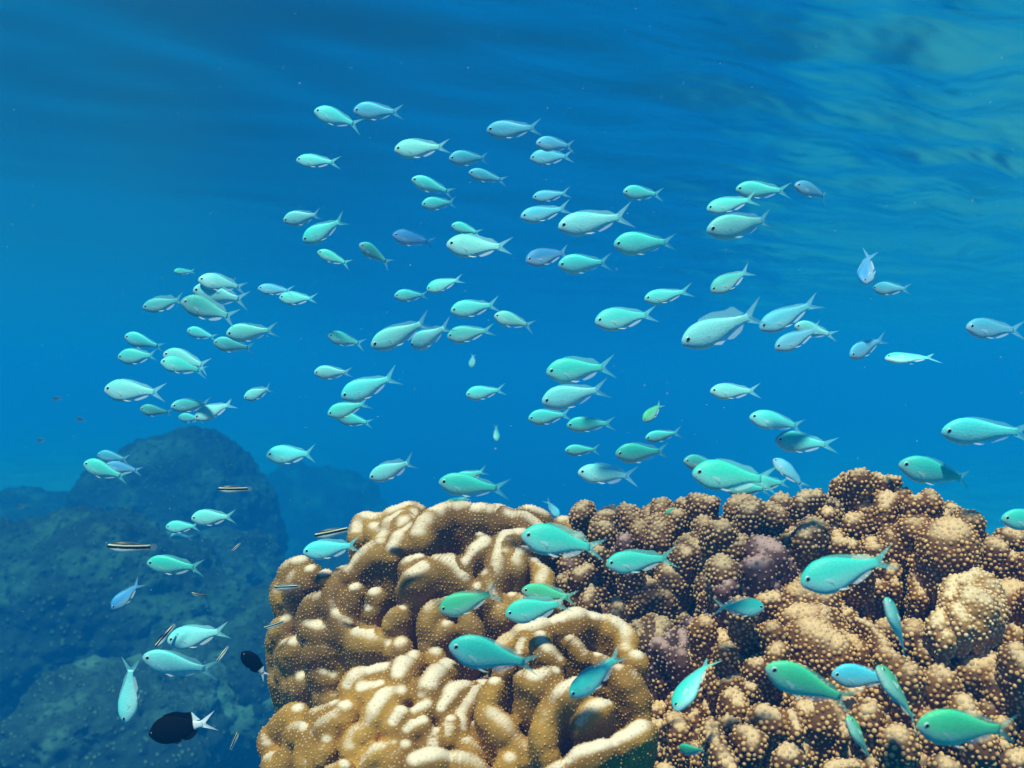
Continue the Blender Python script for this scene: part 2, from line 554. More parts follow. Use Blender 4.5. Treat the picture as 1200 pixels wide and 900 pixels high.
M_FOLD = mat_coral("tan_folded_coral", (0.43, 0.205, 0.036), (0.19, 0.080, 0.014), (0.84, 0.60, 0.45), (0.80, 0.47, 0.19))
M_BOWL = mat_coral("golden_folded_coral", (0.50, 0.23, 0.032), (0.24, 0.098, 0.013), (0.86, 0.63, 0.48), (0.86, 0.50, 0.18))
M_KNOB = mat_coral("brown_knobbly_coral", (0.17, 0.068, 0.026), (0.06, 0.022, 0.010), (0.60, 0.38, 0.23), (0.64, 0.37, 0.19), patch=(0.42, 0.20, 0.22), patch_amt=0.0)
M_KNOB2 = mat_coral("orange_knobbly_coral", (0.25, 0.090, 0.022), (0.09, 0.028, 0.009), (0.76, 0.46, 0.26), (0.82, 0.44, 0.18), patch=(0.50, 0.22, 0.20), patch_amt=0.01)
M_PALE = mat_coral("cream_knobbly_coral", (0.50, 0.23, 0.07), (0.26, 0.11, 0.035), (0.86, 0.58, 0.36), (0.90, 0.60, 0.34))
M_CRUST = mat_coral("purple_crusted_coral", (0.14, 0.055, 0.050), (0.05, 0.02, 0.022), (0.46, 0.26, 0.24), (0.55, 0.33, 0.26), patch=(0.50, 0.28, 0.27), patch_amt=0.08)


def dome(cx, cy, w, hh, d0, D):
    return lambda px, py: d0 + D * (1 - math.sqrt(max(0.0, 1 - min(1.0, ((px - cx) / w) ** 2 + ((py - cy) / hh) ** 2))))


# upper folded coral
FA = [
    (11, [(491, 597), (455, 608), (425, 614), (418, 626)]), (11, [(484, 604), (460, 618), (448, 634)]),
    (13, [(545, 600), (520, 602), (500, 614), (492, 630)]), (13, [(545, 600), (575, 605), (598, 606)]),
    (11, [(588, 608), (612, 612), (632, 622)]), (10, [(607, 602), (636, 608)]), (11, [(660, 614), (677, 624)]),
    (9, [(482, 611), (470, 620)]), (10, [(490, 620), (472, 628), (460, 648)]), (9, [(437, 620), (447, 626)]),
    (11, [(447, 640), (425, 655), (410, 672)]), (11, [(407, 672), (394, 692), (391, 715), (405, 735)]),
    (13, [(352, 662), (337, 676), (330, 694)]), (12, [(364, 668), (350, 682), (343, 702)]),
    (9, [(382, 676)]), (9, [(402, 670), (394, 684)]), (12, [(387, 702), (366, 711), (358, 728)]),
    (10, [(358, 736), (382, 741), (400, 738)]), (11, [(417, 692), (410, 704)]), (9, [(440, 699)]), (8, [(434, 716)]),
    (10, [(490, 655), (476, 662)]), (12, [(512, 658), (487, 680), (474, 688)]), (12, [(515, 660), (533, 668), (543, 680)]),
    (9, [(562, 628), (570, 640), (552, 652), (543, 664)]), (9, [(595, 634), (592, 652)]),
    (10, [(612, 627), (594, 630), (585, 648), (581, 680)]), (9, [(570, 676), (575, 698), (587, 720)]),
    (9, [(615, 644), (603, 655), (605, 670)]), (9, [(627, 658), (637, 672), (632, 692)]),
    (10, [(525, 704), (505, 716), (502, 732)]), (9, [(524, 736), (508, 746), (503, 758)]), (9, [(458, 730), (472, 714)]),
    (11, [(336, 730), (328, 742), (322, 756)]), (10, [(322, 757), (322, 770)]), (11, [(347, 755), (332, 766)]),
    (12, [(387, 757), (367, 766)]), (10, [(333, 784), (326, 800)]), (11, [(355, 797), (340, 804)]), (10, [(375, 787), (392, 792)]),
    (13, [(394, 812), (380, 816)]), (13, [(412, 746), (440, 752), (454, 756)]), (10, [(470, 758)]),
    (9, [(545, 720), (556, 740)]), (9, [(560, 690), (552, 706)]), (10, [(640, 700), (650, 716)]), (10, [(600, 700), (612, 712)]),
]
dA = dome(545, 760, 250, 185, 1.20, 0.26)
colony("folded_coral", "upper tan folded coral with pale rims, its side lobes shaded above open water", FA, dA, P(545, 800, 1.55), 0.062, M_FOLD,
       cores=[(545, 690, 1.46, 0.085), (470, 720, 1.45, 0.09), (400, 760, 1.42, 0.06), (600, 690, 1.46, 0.07)], seed=21, spacing=0.0042, prad=0.0012, phei=0.0008)

# lower folded coral in front
FB = [
    (12, [(450, 786), (425, 793), (410, 806)]), (10, [(445, 803), (424, 810)]), (12, [(485, 772), (471, 784), (467, 796)]), (9, [(510, 770)]),
    (12, [(525, 780), (510, 797), (496, 817)]), (12, [(470, 812), (452, 817), (441, 833), (435, 850), (414, 864), (412, 876)]),
    (10, [(552, 804), (533, 812), (516, 832)]), (10, [(568, 800), (550, 820), (538, 840), (540, 856)]),
    (12, [(405, 830), (390, 846), (372, 862), (359, 880), (360, 894)]), (11, [(392, 830), (372, 838)]),
    (12, [(350, 834), (332, 846), (319, 857), (316, 874)]), (12, [(360, 858), (342, 861)]), (11, [(317, 893), (330, 898)]),
    (12, [(495, 848), (478, 857)]), (10, [(510, 858), (507, 878)]), (9, [(528, 846), (524, 862)]),
    (9, [(462, 874), (440, 884), (424, 902)]), (9, [(475, 878), (456, 896)]), (9, [(475, 898), (450, 906)]),
    (14, [(487, 896), (515, 890), (540, 894), (560, 908)], -0.03), (12, [(404, 897), (390, 905)], -0.02), (9, [(470, 838), (462, 850)]),
    (9, [(340, 876), (334, 890)]), (10, [(545, 870), (558, 884)]), (9, [(500, 830), (486, 836)]), (9, [(384, 868), (378, 886)]),
]
dB = dome(470, 960, 200, 215, 0.98, 0.20)
colony("folded_coral", "golden folded coral in the bottom row, below the shaded lobes of the upper folded coral", FB, dB, P(470, 980, 1.3), 0.060, M_BOWL,
       cores=[(420, 900, 1.22, 0.06), (500, 860, 1.22, 0.065), (370, 900, 1.22, 0.045), (530, 840, 1.26, 0.06)], seed=31, spacing=0.0037, prad=0.0011, phei=0.0007)

# bowl-shaped folds
FC = [
    (12, [(585, 764), (597, 751), (622, 742), (655, 729), (700, 727), (723, 736), (734, 750), (733, 764)], 0.05),
    (9, [(633, 748), (634, 763), (655, 775)], 0.01), (9, [(668, 753), (683, 768)], 0.02), (8, [(612, 752), (608, 766)], 0.03),
    (11, [(580, 802), (567, 825), (576, 843), (600, 864), (618, 884)], -0.01), (11, [(650, 790), (634, 799), (612, 794)], -0.02),
    (11, [(675, 804), (652, 818), (640, 842), (637, 863), (647, 890)], -0.03), (11, [(725, 786), (740, 802), (751, 824), (753, 842)], 0.0),
    (11, [(745, 774)], 0.02), (10, [(712, 826), (693, 836), (681, 850)], -0.03),
    (11, [(760, 854), (738, 864), (700, 880), (676, 890), (645, 906)], -0.06), (10, [(560, 852), (556, 874)], 0.0), (10, [(598, 892), (585, 905)], -0.02),
    (9, [(700, 770), (712, 782)], 0.02), (9, [(595, 776), (588, 790)], 0.02),
]
dC = dome(650, 900, 210, 230, 1.0, 0.20)
colony("folded_coral", "golden coral with long curling white-rimmed folds forming a bowl, beside the knobbly coral", FC, dC, P(650, 930, 1.35), 0.070, M_BOWL,
       cores=[(650, 850, 1.26, 0.085), (600, 830, 1.24, 0.06), (700, 830, 1.25, 0.075), (690, 770, 1.27, 0.05), (640, 900, 1.18, 0.06)], seed=41, spacing=0.0037, prad=0.00112, phei=0.0007)


def dR(px, py):
    s = max(0.0, (900 - py) / 350.0)
    return 1.00 + 0.30 * s ** 1.15 + (0.10 if px < 790 else 0.10 * max(0, 1 - (px - 790) / 60.0))


def knobs(lst):
    g = random.Random(len(lst) * 7 + int(lst[0][0])); out = []
    for x, y, r, *q in lst:
        dd = (q[0] if q else 0) + g.uniform(-0.034, 0.026)
        out.append(lobe(g, x, y, r, dd))
    return out


def lobe(g, x, y, r, dd):
    """one stubby branch end: an irregular little ridge rather than a ball"""
    a = g.uniform(0, 3.14); k = g.uniform(0.05, 0.5) * r
    pts = [(x - math.cos(a) * k, y - math.sin(a) * k * 0.5), (x + math.cos(a) * k, y + math.sin(a) * k * 0.5)]
    if g.random() < 0.25:
        pts.append((pts[1][0] + g.uniform(-0.7, 0.7) * r, pts[1][1] + g.uniform(0.2, 0.9) * r))
    return (r * g.uniform(0.85, 1.0), pts, dd)


def fill(feats, n, x0, x1, y0, y1, rlo, rhi, dd, seed, top=None):
    r = random.Random(seed); out = []
    pts = [(p[0], p[1], f[0]) for f in feats for p in f[1]]
    for _ in range(n * 30):
        if len(out) >= n:
            break
        x, y, q = r.uniform(x0, x1), r.uniform(y0, y1), r.uniform(rlo, rhi)
        if top and y < top(x):
            continue
        if all(math.hypot(x - a, y - b) > 0.80 * (q + c) for a, b, c in pts):
            pts.append((x, y, q)); out.append(lobe(r, x, y, q, dd + r.uniform(-0.012, 0.012)))
    return out


def sky_line(x):
    xs = [640, 690, 735, 770, 830, 870, 910, 945, 990, 1040, 1070, 1090, 1116, 1136, 1150, 1160, 1180, 1200, 1260]
    ys = [612, 596, 590, 590, 576, 586, 588, 580, 552, 556, 570, 576, 590, 606, 622, 640, 628, 624, 620]
    return float(np.interp(x, xs, ys))


KN = dict(core_back=0.022, pkind="knob", spacing=0.0045, prad=0.0022, phei=0.0021, up=(0, -0.1, 0.5), namp=0.0036, dots_on_rim=True, h=0.0026, k=0.0028, rscale=1.16, down=(0, 0.26, -0.9), tc=0.25, flare=0.80, rim=(0.40, 1.15))
KD = knobs([(682, 599, 12), (710, 606, 14), (735, 604, 16), (767, 612, 16), (750, 624, 12), (707, 622, 13), (662, 680, 9), (692, 694, 11), (697, 710, 12),
            (725, 712, 11), (755, 688, 13), (772, 702, 23), (788, 676, 17), (668, 660, 11), (724, 650, 14), (688, 668, 13), (740, 664, 12), (700, 645, 12), (676, 636, 10), (772, 742, 18), (748, 736, 12), (775, 640, 15)])
KD += fill(KD, 41, 650, 795, 630, 760, 9, 13, 0.038, 5)
colony("knobbly_coral", "dark brown knobbly coral in the shadow between the folded coral and the right-hand reef", KD, dR, P(730, 800, 1.75), 0.060, M_KNOB,
       cores=[(720, 700, 1.55, 0.085), (770, 680, 1.51, 0.060), (690, 640, 1.55, 0.050), (770, 760, 1.43, 0.050)], seed=51, core=0.013, **KN)

KE = knobs([(774, 597, 12), (772, 616, 16), (792, 608, 10), (800, 592, 9), (826, 590, 15), (869, 596, 14), (878, 602, 14), (906, 604, 15), (915, 590, 11), (944, 603, 18),
            (951, 584, 11), (962, 592, 11), (824, 617, 13), (814, 642, 18), (842, 625, 15), (880, 632, 11), (948, 628, 18), (924, 632, 18), (860, 642, 15), (845, 668, 15), (800, 650, 12), (972, 600, 11)])
KE += fill(KE, 38, 770, 975, 600, 690, 9, 14, 0.038, 6, sky_line)
colony("knobbly_coral", "brown knobbly coral making the skyline just below the biggest turquoise fish", KE, dR, P(860, 760, 1.7), 0.050, M_KNOB,
       cores=[(820, 660, 1.43, 0.060), (880, 660, 1.41, 0.070), (940, 650, 1.41, 0.060)], seed=61, core=0.013, **KN)

KF = knobs([(990, 570, 16), (998, 564, 14), (1006, 562, 12), (1034, 566, 11), (1046, 564, 9), (1054, 578, 11), (1040, 588, 14), (1010, 600, 11), (1000, 614, 14), (980, 628, 13), (970, 604, 10),
            (1072, 590, 9), (1090, 586, 11), (1085, 596, 13), (1116, 601, 12), (1136, 613, 13), (1104, 608, 11), (1146, 628, 11), (1072, 618, 16), (1050, 632, 17), (1110, 640, 30), (1020, 640, 12), (990, 640, 15), (1088, 660, 20), (1010, 662, 14)])
KF += fill(KF, 41, 965, 1155, 575, 690, 9, 15, 0.038, 7, sky_line)
colony("knobbly_coral", "tallest knobbly coral with a pale topmost knob, under the fish at the right", KF, dR, P(1060, 760, 1.65), 0.050, M_KNOB2,
       cores=[(1010, 640, 1.41, 0.060), (1070, 660, 1.39, 0.075), (1110, 650, 1.38, 0.050)], seed=71, core=0.013, **KN)

KG = knobs([(1168, 646, 13), (1182, 655, 13), (1186, 634, 14), (1200, 636, 13), (1185, 700, 20), (1188, 768, 18), (1175, 800, 20), (1147, 785, 22), (1215, 660, 18), (1225, 740, 20), (1215, 700, 16)])
KG += fill(KG, 26, 1150, 1260, 630, 830, 12, 17, 0.038, 8, lambda x: sky_line(x) + 8)
colony("knobbly_coral", "brown knobbly coral running out of the picture at the right edge", KG, dR, P(1230, 800, 1.6), 0.050, M_KNOB2,
       cores=[(1200, 700, 1.31, 0.060), (1200, 780, 1.25, 0.060), (1230, 660, 1.35, 0.050)], seed=81, core=0.013, **KN)

KP = [(13, [(1112, 700), (1120, 684)], -0.03), (14, [(1128, 686), (1142, 680)], -0.035), (13, [(1152, 684), (1163, 696)], -0.035), (15, [(1136, 706), (1150, 712)], -0.045),
      (13, [(1106, 722), (1098, 736)], -0.02), (12, [(1166, 714), (1160, 728)], -0.03), (13, [(1120, 716), (1128, 730)], -0.04), (10, [(1146, 734)], -0.03), (9, [(1108, 748)], -0.02)]
colony("knobbly_coral", "pale cream fan of coral standing out from the brown knobs near the right edge", KP, dR, P(1135, 760, 1.5), 0.03, M_PALE,
       seed=91, core=0.013, **KN)

KH = [(26, [(930, 728), (965, 735)], 0.02), (24, [(950, 752), (975, 765)], 0.01), (22, [(935, 705), (960, 706)], 0.03), (18, [(990, 745), (1000, 765)], 0.02),
      (7, [(1004, 726), (1022, 736), (1034, 754), (1040, 770)], -0.01)]
KH += knobs([(825, 737, 13), (852, 762, 10), (845, 792, 13), (870, 715, 12, -0.03), (882, 744, 10, -0.02), (910, 766, 10), (888, 782, 12), (900, 705, 13), (905, 740, 13)])
KH += fill(KH, 30, 830, 1010, 690, 800, 9, 14, 0.038, 9)
colony("knobbly_coral", "orange coral slab with neat rows of bumps behind the large green fish pair", KH, dR, P(930, 840, 1.6), 0.045, M_KNOB2,
       cores=[(950, 740, 1.32, 0.070), (880, 740, 1.33, 0.055)], seed=101, core=0.013, **{**KN, "spacing": 0.0043, "prad": 0.0021})

KI = knobs([(805, 775, 10), (775, 792, 11), (797, 822, 13), (810, 810, 13), (902, 842, 16, -0.02), (878, 866, 13, -0.02), (922, 888, 15, -0.03), (790, 850, 14), (812, 880, 14), (860, 820, 14), (880, 800, 13),
            (935, 812, 18), (955, 838, 22), (780, 880, 13), (945, 872, 16), (855, 850, 12), (764, 872, 11, -0.05), (760, 897, 12, -0.06), (770, 850, 10, -0.04), (778, 905, 12, -0.06)])
KI += [(9, [(832, 851), (836, 872), (846, 890), (858, 904)], -0.05), (11, [(972, 901), (1000, 898)], -0.04), (8, [(972, 830), (986, 848), (990, 862)], -0.02), (8, [(926, 836), (934, 856)], -0.03)]
KI += fill(KI, 49, 765, 1010, 770, 905, 9, 14, 0.038, 10)
colony("knobbly_coral", "knobbly coral with white-topped fingers along the bottom, beside the bowl-shaped folds", KI, dR, P(880, 980, 1.45), 0.050, M_KNOB2,
       cores=[(830, 850, 1.27, 0.060), (900, 850, 1.23, 0.070), (960, 860, 1.21, 0.055), (880, 900, 1.19, 0.060)], seed=111, core=0.013, **{**KN, "rim": (0.45, 1.0)})

KJ = knobs([(1070, 745, 16), (1062, 790, 18), (1100, 800, 17), (1050, 872, 22), (1110, 905, 18), (1195, 893, 19), (1030, 800, 14), (1020, 830, 14), (1150, 870, 16), (1090, 850, 16), (1130, 830, 16), (1040, 770, 12), (1085, 765, 12)])
KJ += fill(KJ, 49, 1005, 1250, 740, 905, 11, 16, 0.038, 12)
colony("knobbly_coral", "dark knobbly coral in the bottom corner behind the group of green fish", KJ, dR, P(1110, 980, 1.4), 0.050, M_KNOB2,
       cores=[(1060, 820, 1.25, 0.070), (1130, 850, 1.22, 0.070), (1190, 870, 1.20, 0.060), (1060, 880, 1.19, 0.050)], seed=121, core=0.013, **{**KN, "spacing": 0.0050, "prad": 0.0025, "phei": 0.0024})

KQ = knobs([(900, 648, 19, -0.02), (886, 668, 15, -0.02), (870, 688, 13, -0.01), (915, 668, 14, -0.01), (850, 690, 11), (905, 688, 11), (1172, 776, 19, -0.05), (1156, 790, 15, -0.05)])
colony("crusted_coral", "purplish dead coral crusted with pink algae, amid the brown knobs", KQ[:6], dR, P(885, 760, 1.6), 0.03, M_CRUST,
       seed=131, core=0.02, **{**KN, "spacing": 0.006, "prad": 0.002, "phei": 0.0024})
KS = knobs([(775, 758, 12), (788, 752, 12), (800, 745, 12), (795, 768, 12), (768, 775, 10), (812, 735, 11)])
colony("crusted_coral", "purplish lump of crusted coral in the dark gap above the bowl-shaped folds", KS, dR, P(790, 820, 1.5), 0.03, M_CRUST,
       seed=141, core=0.02, **{**KN, "spacing": 0.0055, "prad": 0.0018, "phei": 0.002})
KU = knobs([(722, 640, 10, -0.02), (732, 634, 9, -0.02), (716, 630, 8, -0.02)])
colony("crusted_coral", "small pink crusted knob behind the tail of the big turquoise fish above the folds", KU, dR, P(725, 720, 1.6), 0.03, M_CRUST,
       seed=151, core=0.02, **{**KN, "spacing": 0.0055, "prad": 0.0018, "phei": 0.002})

# ---------------------------------------------------------------- fish
def mat_fish():
    """blue-green damselfish: the object's own colour on the back, paling to a silvery belly"""
    t = NT("chromis_skin")
    co = coords(t)
    sep = t.n("SeparateXYZ", Vector=co)
    oc = t.n("ObjectInfo").outputs["Color"]
    n1 = t.n("TexNoise", Vector=co, Scale=5.0, Detail=3.0)
    z = t.math('ADD', sep.outputs[2], t.math('MULTIPLY', t.math('SUBTRACT', n1.outputs[0], 0.5), 0.05))
    belly = t.mix(0.50, oc, (0.60, 0.84, 0.86))
    back = t.mix(1.0, oc, (0.60, 1.0, 0.98), 'MULTIPLY')
    c = t.mix(t.maprange(z, -0.14, 0.06), belly, oc)
    c = t.mix(t.maprange(z, 0.05, 0.15), c, back)
    head = t.math('MULTIPLY', t.maprange(sep.outputs[0], 0.20, 0.0), t.maprange(z, 0.06, -0.04))
    c = t.mix(t.math('MULTIPLY', head, 0.55), c, (0.50, 0.46, 0.58))
    # rows of scales
    mp = t.n("Mapping", Vector=co, Scale=(46.0, 8.0, 62.0))
    v = t.n("TexVoronoi", Vector=mp.outputs[0], Scale=1.0, Randomness=0.35)
    c = t.mix(t.maprange(v.outputs[0], 0.25, 0.75, 0.0, 0.24), c, (0.03, 0.16, 0.20))
    bp = t.n("Bump", Strength=0.18, Distance=0.003, Height=v.outputs[0])
    t.P(Base_Color=c, Roughness=0.48, Normal=bp)
    t.b.inputs["Specular IOR Level"].default_value = 0.4
    return t.m


def mat_fin(name, col, alpha, use_obj=False):
    t = NT(name)
    c = col
    co = coords(t)
    if use_obj:
        c = t.mix(0.45, t.n("ObjectInfo").outputs["Color"], col)
    w = t.n("TexWave", {"bands_direction": 'Z'}, Vector=co, Scale=26.0, Distortion=1.5)
    t.P(Base_Color=c, Roughness=0.5, Alpha=t.maprange(w.outputs[1], 0.2, 0.8, alpha - 0.12, alpha + 0.12))
    return t.m


def mat_plain(name, col, rough=0.4, spec=0.5):
    t = NT(name)
    t.P(Base_Color=col, Roughness=rough)
    t.b.inputs["Specular IOR Level"].default_value = spec
    return t.m


M_SKIN = mat_fish()
M_FIN = mat_fin("chromis_fin", (0.40, 0.68, 0.74, 1), 0.55, True)
M_FINW = mat_fin("clear_fin", (0.74, 0.84, 0.88, 1), 0.5)
M_EYEW = mat_plain("eye_ring", (0.52, 0.66, 0.72, 1), 0.25)
M_EYEB = mat_plain("eye_pupil", (0.004, 0.004, 0.008, 1), 0.12)
M_MOUTH = mat_plain("fish_mouth", (0.20, 0.24, 0.28, 1), 0.5)


def prof(xs, tb, x):
    return float(np.interp(x, xs, tb))


PX_ = [0, 0.010, 0.032, 0.064, 0.104, 0.158, 0.225, 0.295, 0.375, 0.465, 0.560, 0.650, 0.725, 0.80]
SHAPES = {
    # upper edge, lower edge, half width
    "chromis": ([0, .034, .066, .096, .124, .150, .164, .164, .150, .125, .092, .064, .048, .044],
                [0, .026, .052, .078, .104, .134, .154, .158, .147, .118, .082, .055, .042, .040],
                [0, .014, .030, .043, .052, .060, .062, .060, .054, .044, .032, .020, .013, .007]),
    "slim": ([0, .030, .058, .086, .110, .132, .144, .144, .132, .110, .082, .058, .045, .041],
             [0, .024, .046, .070, .094, .120, .138, .142, .132, .108, .076, .052, .040, .037],
             [0, .014, .030, .042, .050, .056, .058, .056, .050, .040, .030, .019, .012, .007]),
    "wrasse": ([0, .014, .030, .046, .060, .074, .082, .084, .081, .073, .062, .052, .045, .042],
               [0, .012, .026, .042, .058, .074, .084, .088, .084, .074, .061, .050, .043, .040],
               [0, .012, .020, .028, .034, .038, .040, .040, .038, .034, .028, .020, .013, .008]),
    "deep": ([0, .024, .062, .104, .146, .186, .212, .218, .206, .178, .135, .085, .055, .046],
             [0, .020, .052, .090, .126, .160, .184, .192, .184, .158, .115, .072, .048, .042],
             [0, .018, .038, .054, .066, .076, .080, .078, .070, .056, .038, .022, .013, .008]),
}


def smooth_interp(xs, ys, x):
    """monotone-ish smooth interpolation of the outline"""
    xs = np.asarray(xs); ys = np.asarray(ys)
    m = np.gradient(ys, xs)
    m[0] = m[0] * 1.5
    i = int(np.clip(np.searchsorted(xs, x) - 1, 0, len(xs) - 2)); h = xs[i + 1] - xs[i]; t = (x - xs[i]) / h
    return float((2 * t**3 - 3 * t**2 + 1) * ys[i] + (t**3 - 2 * t**2 + t) * h * m[i] + (-2 * t**3 + 3 * t**2) * ys[i + 1] + (t**3 - t**2) * h * m[i + 1])


FISH_CACHE = {}


def fish_mesh(shape, bend, dors, spread, slot):
    """unit-length fish, snout at x=0, tail tips at x=1, back up; slots: skin, fin, clear fin, mouth"""
    key = (shape, round(bend, 2), round(dors, 1), round(spread, 1), slot)
    if key in FISH_CACHE:
        return FISH_CACHE[key]
    top, bot, wid = SHAPES[shape]
    V = []; F = []; MI = []
    N, S = 30, 16
    xs = [0.006 + 0.80 * (i / (N - 1)) ** 1.25 for i in range(N)]
    for i, x in enumerate(xs):
        xx = min(x, 0.80)
        a, b, w = (smooth_interp(PX_, q, xx) for q in (top, bot, wid))
        for s in range(S):
            th = 2 * math.pi * s / S
            cz, sy = math.cos(th), math.sin(th)
            V.append([x, w * math.copysign(abs(sy) ** 0.9, sy), (a if cz > 0 else b) * math.copysign(abs(cz) ** 0.95, cz)])
    for i in range(N - 1):
        for s in range(S):
            F.append((i * S + s, i * S + (s + 1) % S, (i + 1) * S + (s + 1) % S, (i + 1) * S + s)); MI.append(0)
    V.append([0.0, 0, 0.0]); n0 = len(V) - 1
    for s in range(S):
        F.append((n0, (s + 1) % S, s)); MI.append(0)
    F.append(tuple((N - 1) * S + s for s in range(S))); MI.append(0)

    def grid(fn, nu, nv, mi):
        b0 = len(V)
        for i in range(nu + 1):
            for j in range(nv + 1):
                V.append(list(fn(i / nu, j / nv)))
        for i in range(nu):
            for j in range(nv):
                q = b0 + i * (nv + 1) + j
                F.append((q, q + 1, q + nv + 2, q + nv + 1)); MI.append(mi)

    tb = smooth_interp(PX_, top, 0.78); bb = smooth_interp(PX_, bot, 0.78)
    if shape == "wrasse":
        grid(lambda u, v: (0.775 + v * (0.15 - 0.05 * abs(2 * u - 1) ** 2), 0.0, (1 - 2 * u) * (0.038 + 0.022 * v)), 8, 4, 1)
        grid(lambda u, v: (0.20 + 0.55 * u + 0.03 * v, 0.0, smooth_interp(PX_, top, 0.20 + 0.55 * u) - 0.006 + v * 0.022 * dors * math.sin(math.pi * min(1, u * 1.1 + 0.08)) ** 0.5), 10, 2, 1)
        grid(lambda u, v: (0.42 + 0.32 * u + 0.03 * v, 0.0, -smooth_interp(PX_, bot, 0.42 + 0.32 * u) + 0.006 - v * 0.02), 6, 2, 1)
    else:
        def tail(u, v):
            t = 1 - 2 * u                       # +1 upper lobe, -1 lower lobe
            ln = 0.070 + 0.160 * abs(t) ** 1.5
            return (0.775 + v * ln, 0.004 * math.sin(v * 5 + t), t * (0.042 + v * (0.100 * spread) * (0.35 + 0.65 * abs(t))))
        grid(tail, 14, 5, 1)
        hd = 0.060 * dors

        def dorsal(u, v):
            x = 0.25 + 0.45 * u
            hgt = hd * (0.35 + 0.65 * min(1.0, u * 3.0)) * (1 + 0.55 * math.exp(-((u - 0.80) / 0.14) ** 2)) * min(1.0, (1 - u) * 5 + 0.12)
            hgt *= 1 + 0.10 * math.sin(u * 70) * (1 - u)
            return (x + v * (0.02 + 0.06 * u), 0.0, smooth_interp(PX_, top, x) - 0.008 + v * (hgt + 0.008))
        grid(dorsal, 26, 3, 1)

        def anal(u, v):
            x = 0.46 + 0.20 * u
            hgt = 0.050 * (0.25 + 0.75 * dors) * (0.45 + 0.9 * math.sin(math.pi * min(1, 0.15 + 0.8 * u))) * min(1.0, (1 - u) * 5 + 0.1)
            return (x + v * 0.07, 0.0, -smooth_interp(PX_, bot, x) + 0.008 - v * (hgt * 0.8 + 0.008))
        grid(anal, 12, 3, 2)
        for sd_ in (1, -1):
            grid(lambda u, v: (0.28 + 0.04 * u + v * (0.13 + 0.02 * u), sd_ * (0.02 + 0.018 * v), -smooth_interp(PX_, bot, 0.29) + 0.030 - v * (0.006 + 0.026 * dors * (1 - u) + 0.012)), 3, 4, 2)
    for sd_ in (1, -1):                          # pectoral fins
        w_ = smooth_interp(PX_, wid, 0.23)
        k_ = 0.5 if shape == "wrasse" else 1.0
        grid(lambda u, v: (0.215 + v * 0.095, sd_ * (w_ * 0.97 + 0.018 * v * (0.5 + u)), k_ * (-0.028 + 0.012 * u - v * (0.004 + 0.040 * (1 - u)))), 4, 4, 2)
    # gill cover edge: a thin raised arc
    V = np.array(V)
    n_body = N * S
    # a faint raised gill cover
    xb = V[:n_body, 0]
    bump = 0.0028 * np.exp(-((xb - 0.195) / 0.012) ** 2) * (np.abs(V[:n_body, 2]) < 0.085)
    V[:n_body, 1] *= 1 + bump * 18
    if shape in ("chromis", "slim"):
        V[:, 2] *= 1.10
    if shape == "wrasse":
        V[:, 2] *= 1.22
    # bend sideways towards the tail
    x = V[:, 0].copy()
    d = np.clip(x - 0.22, 0, None)
    V[:, 1] += bend * d ** 2 * 1.15
    V[:, 0] -= abs(bend) * bend * d ** 2 * 0.25 * np.sign(bend)
    me_o = mesh_obj("chromis_fish", V, F, slot_mats[slot], mat_idx=MI)
    me = me_o.data
    bpy.data.objects.remove(me_o)
    FISH_CACHE[key] = me
    return me


def eye_mesh(ex):
    """one eye: pale ring with a black pupil, looking along +Y"""
    V = []; F = []; MI = []
    S = 14
    rings = [(1.0, -0.25), (1.0, 0.05), (0.88, 0.30), (0.70, 0.42), (0.68, 0.45), (0.38, 0.56)]
    for r, y in rings:
        for s in range(S):
            a = 2 * math.pi * s / S
            V.append((r * math.cos(a), y, r * math.sin(a)))
    for k in range(len(rings) - 1):
        for s in range(S):
            F.append((k * S + s, (k + 1) * S + s, (k + 1) * S + (s + 1) % S, k * S + (s + 1) % S)); MI.append(0 if k < 3 else 1)
    V.append((0, 0.60, 0)); n = len(V) - 1
    for s in range(S):
        F.append(((len(rings) - 1) * S + s, n, (len(rings) - 1) * S + (s + 1) % S)); MI.append(1)
    o = mesh_obj("eye", V, F, [M_EYEW, M_EYEB], mat_idx=MI)
    me = o.data; bpy.data.objects.remove(o)
    return me


def mat_wrasse():
    t = NT("striped_wrasse_skin")
    sep = t.n("SeparateXYZ", Vector=coords(t))
    z = sep.outputs[2]
    n1 = t.n("TexNoise", Vector=coords(t), Scale=9.0)
    z = t.math('ADD', z, t.math('MULTIPLY', t.math('SUBTRACT', n1.outputs[0], 0.5), 0.010))
    c = t.ramp(t.maprange(z, -0.107, 0.107, smooth=False), [(0.0, (0.78, 0.86, 0.88)), (0.36, (0.78, 0.84, 0.80)), (0.38, (0.004, 0.004, 0.006)), (0.61, (0.004, 0.004, 0.006)), (0.63, (0.80, 0.82, 0.66)), (0.72, (0.74, 0.74, 0.52)), (0.74, (0.02, 0.02, 0.02)), (1.0, (0.03, 0.03, 0.02))])
    t.P(Base_Color=c, Roughness=0.4)
    return t.m


def mat_half():
    t = NT("black_and_white_skin")
    sep = t.n("SeparateXYZ", Vector=coords(t))
    n1 = t.n("TexNoise", Vector=coords(t), Scale=14.0)
    x = t.math('ADD', sep.outputs[0], t.math('MULTIPLY', t.math('SUBTRACT', n1.outputs[0], 0.5), 0.02))
    c = t.mix(t.maprange(x, 0.665, 0.68), (0.0015, 0.0015, 0.003), (0.86, 0.88, 0.92))
    t.P(Base_Color=c, Roughness=0.85)
    t.b.inputs["Specular IOR Level"].default_value = 0.08
    return t.m


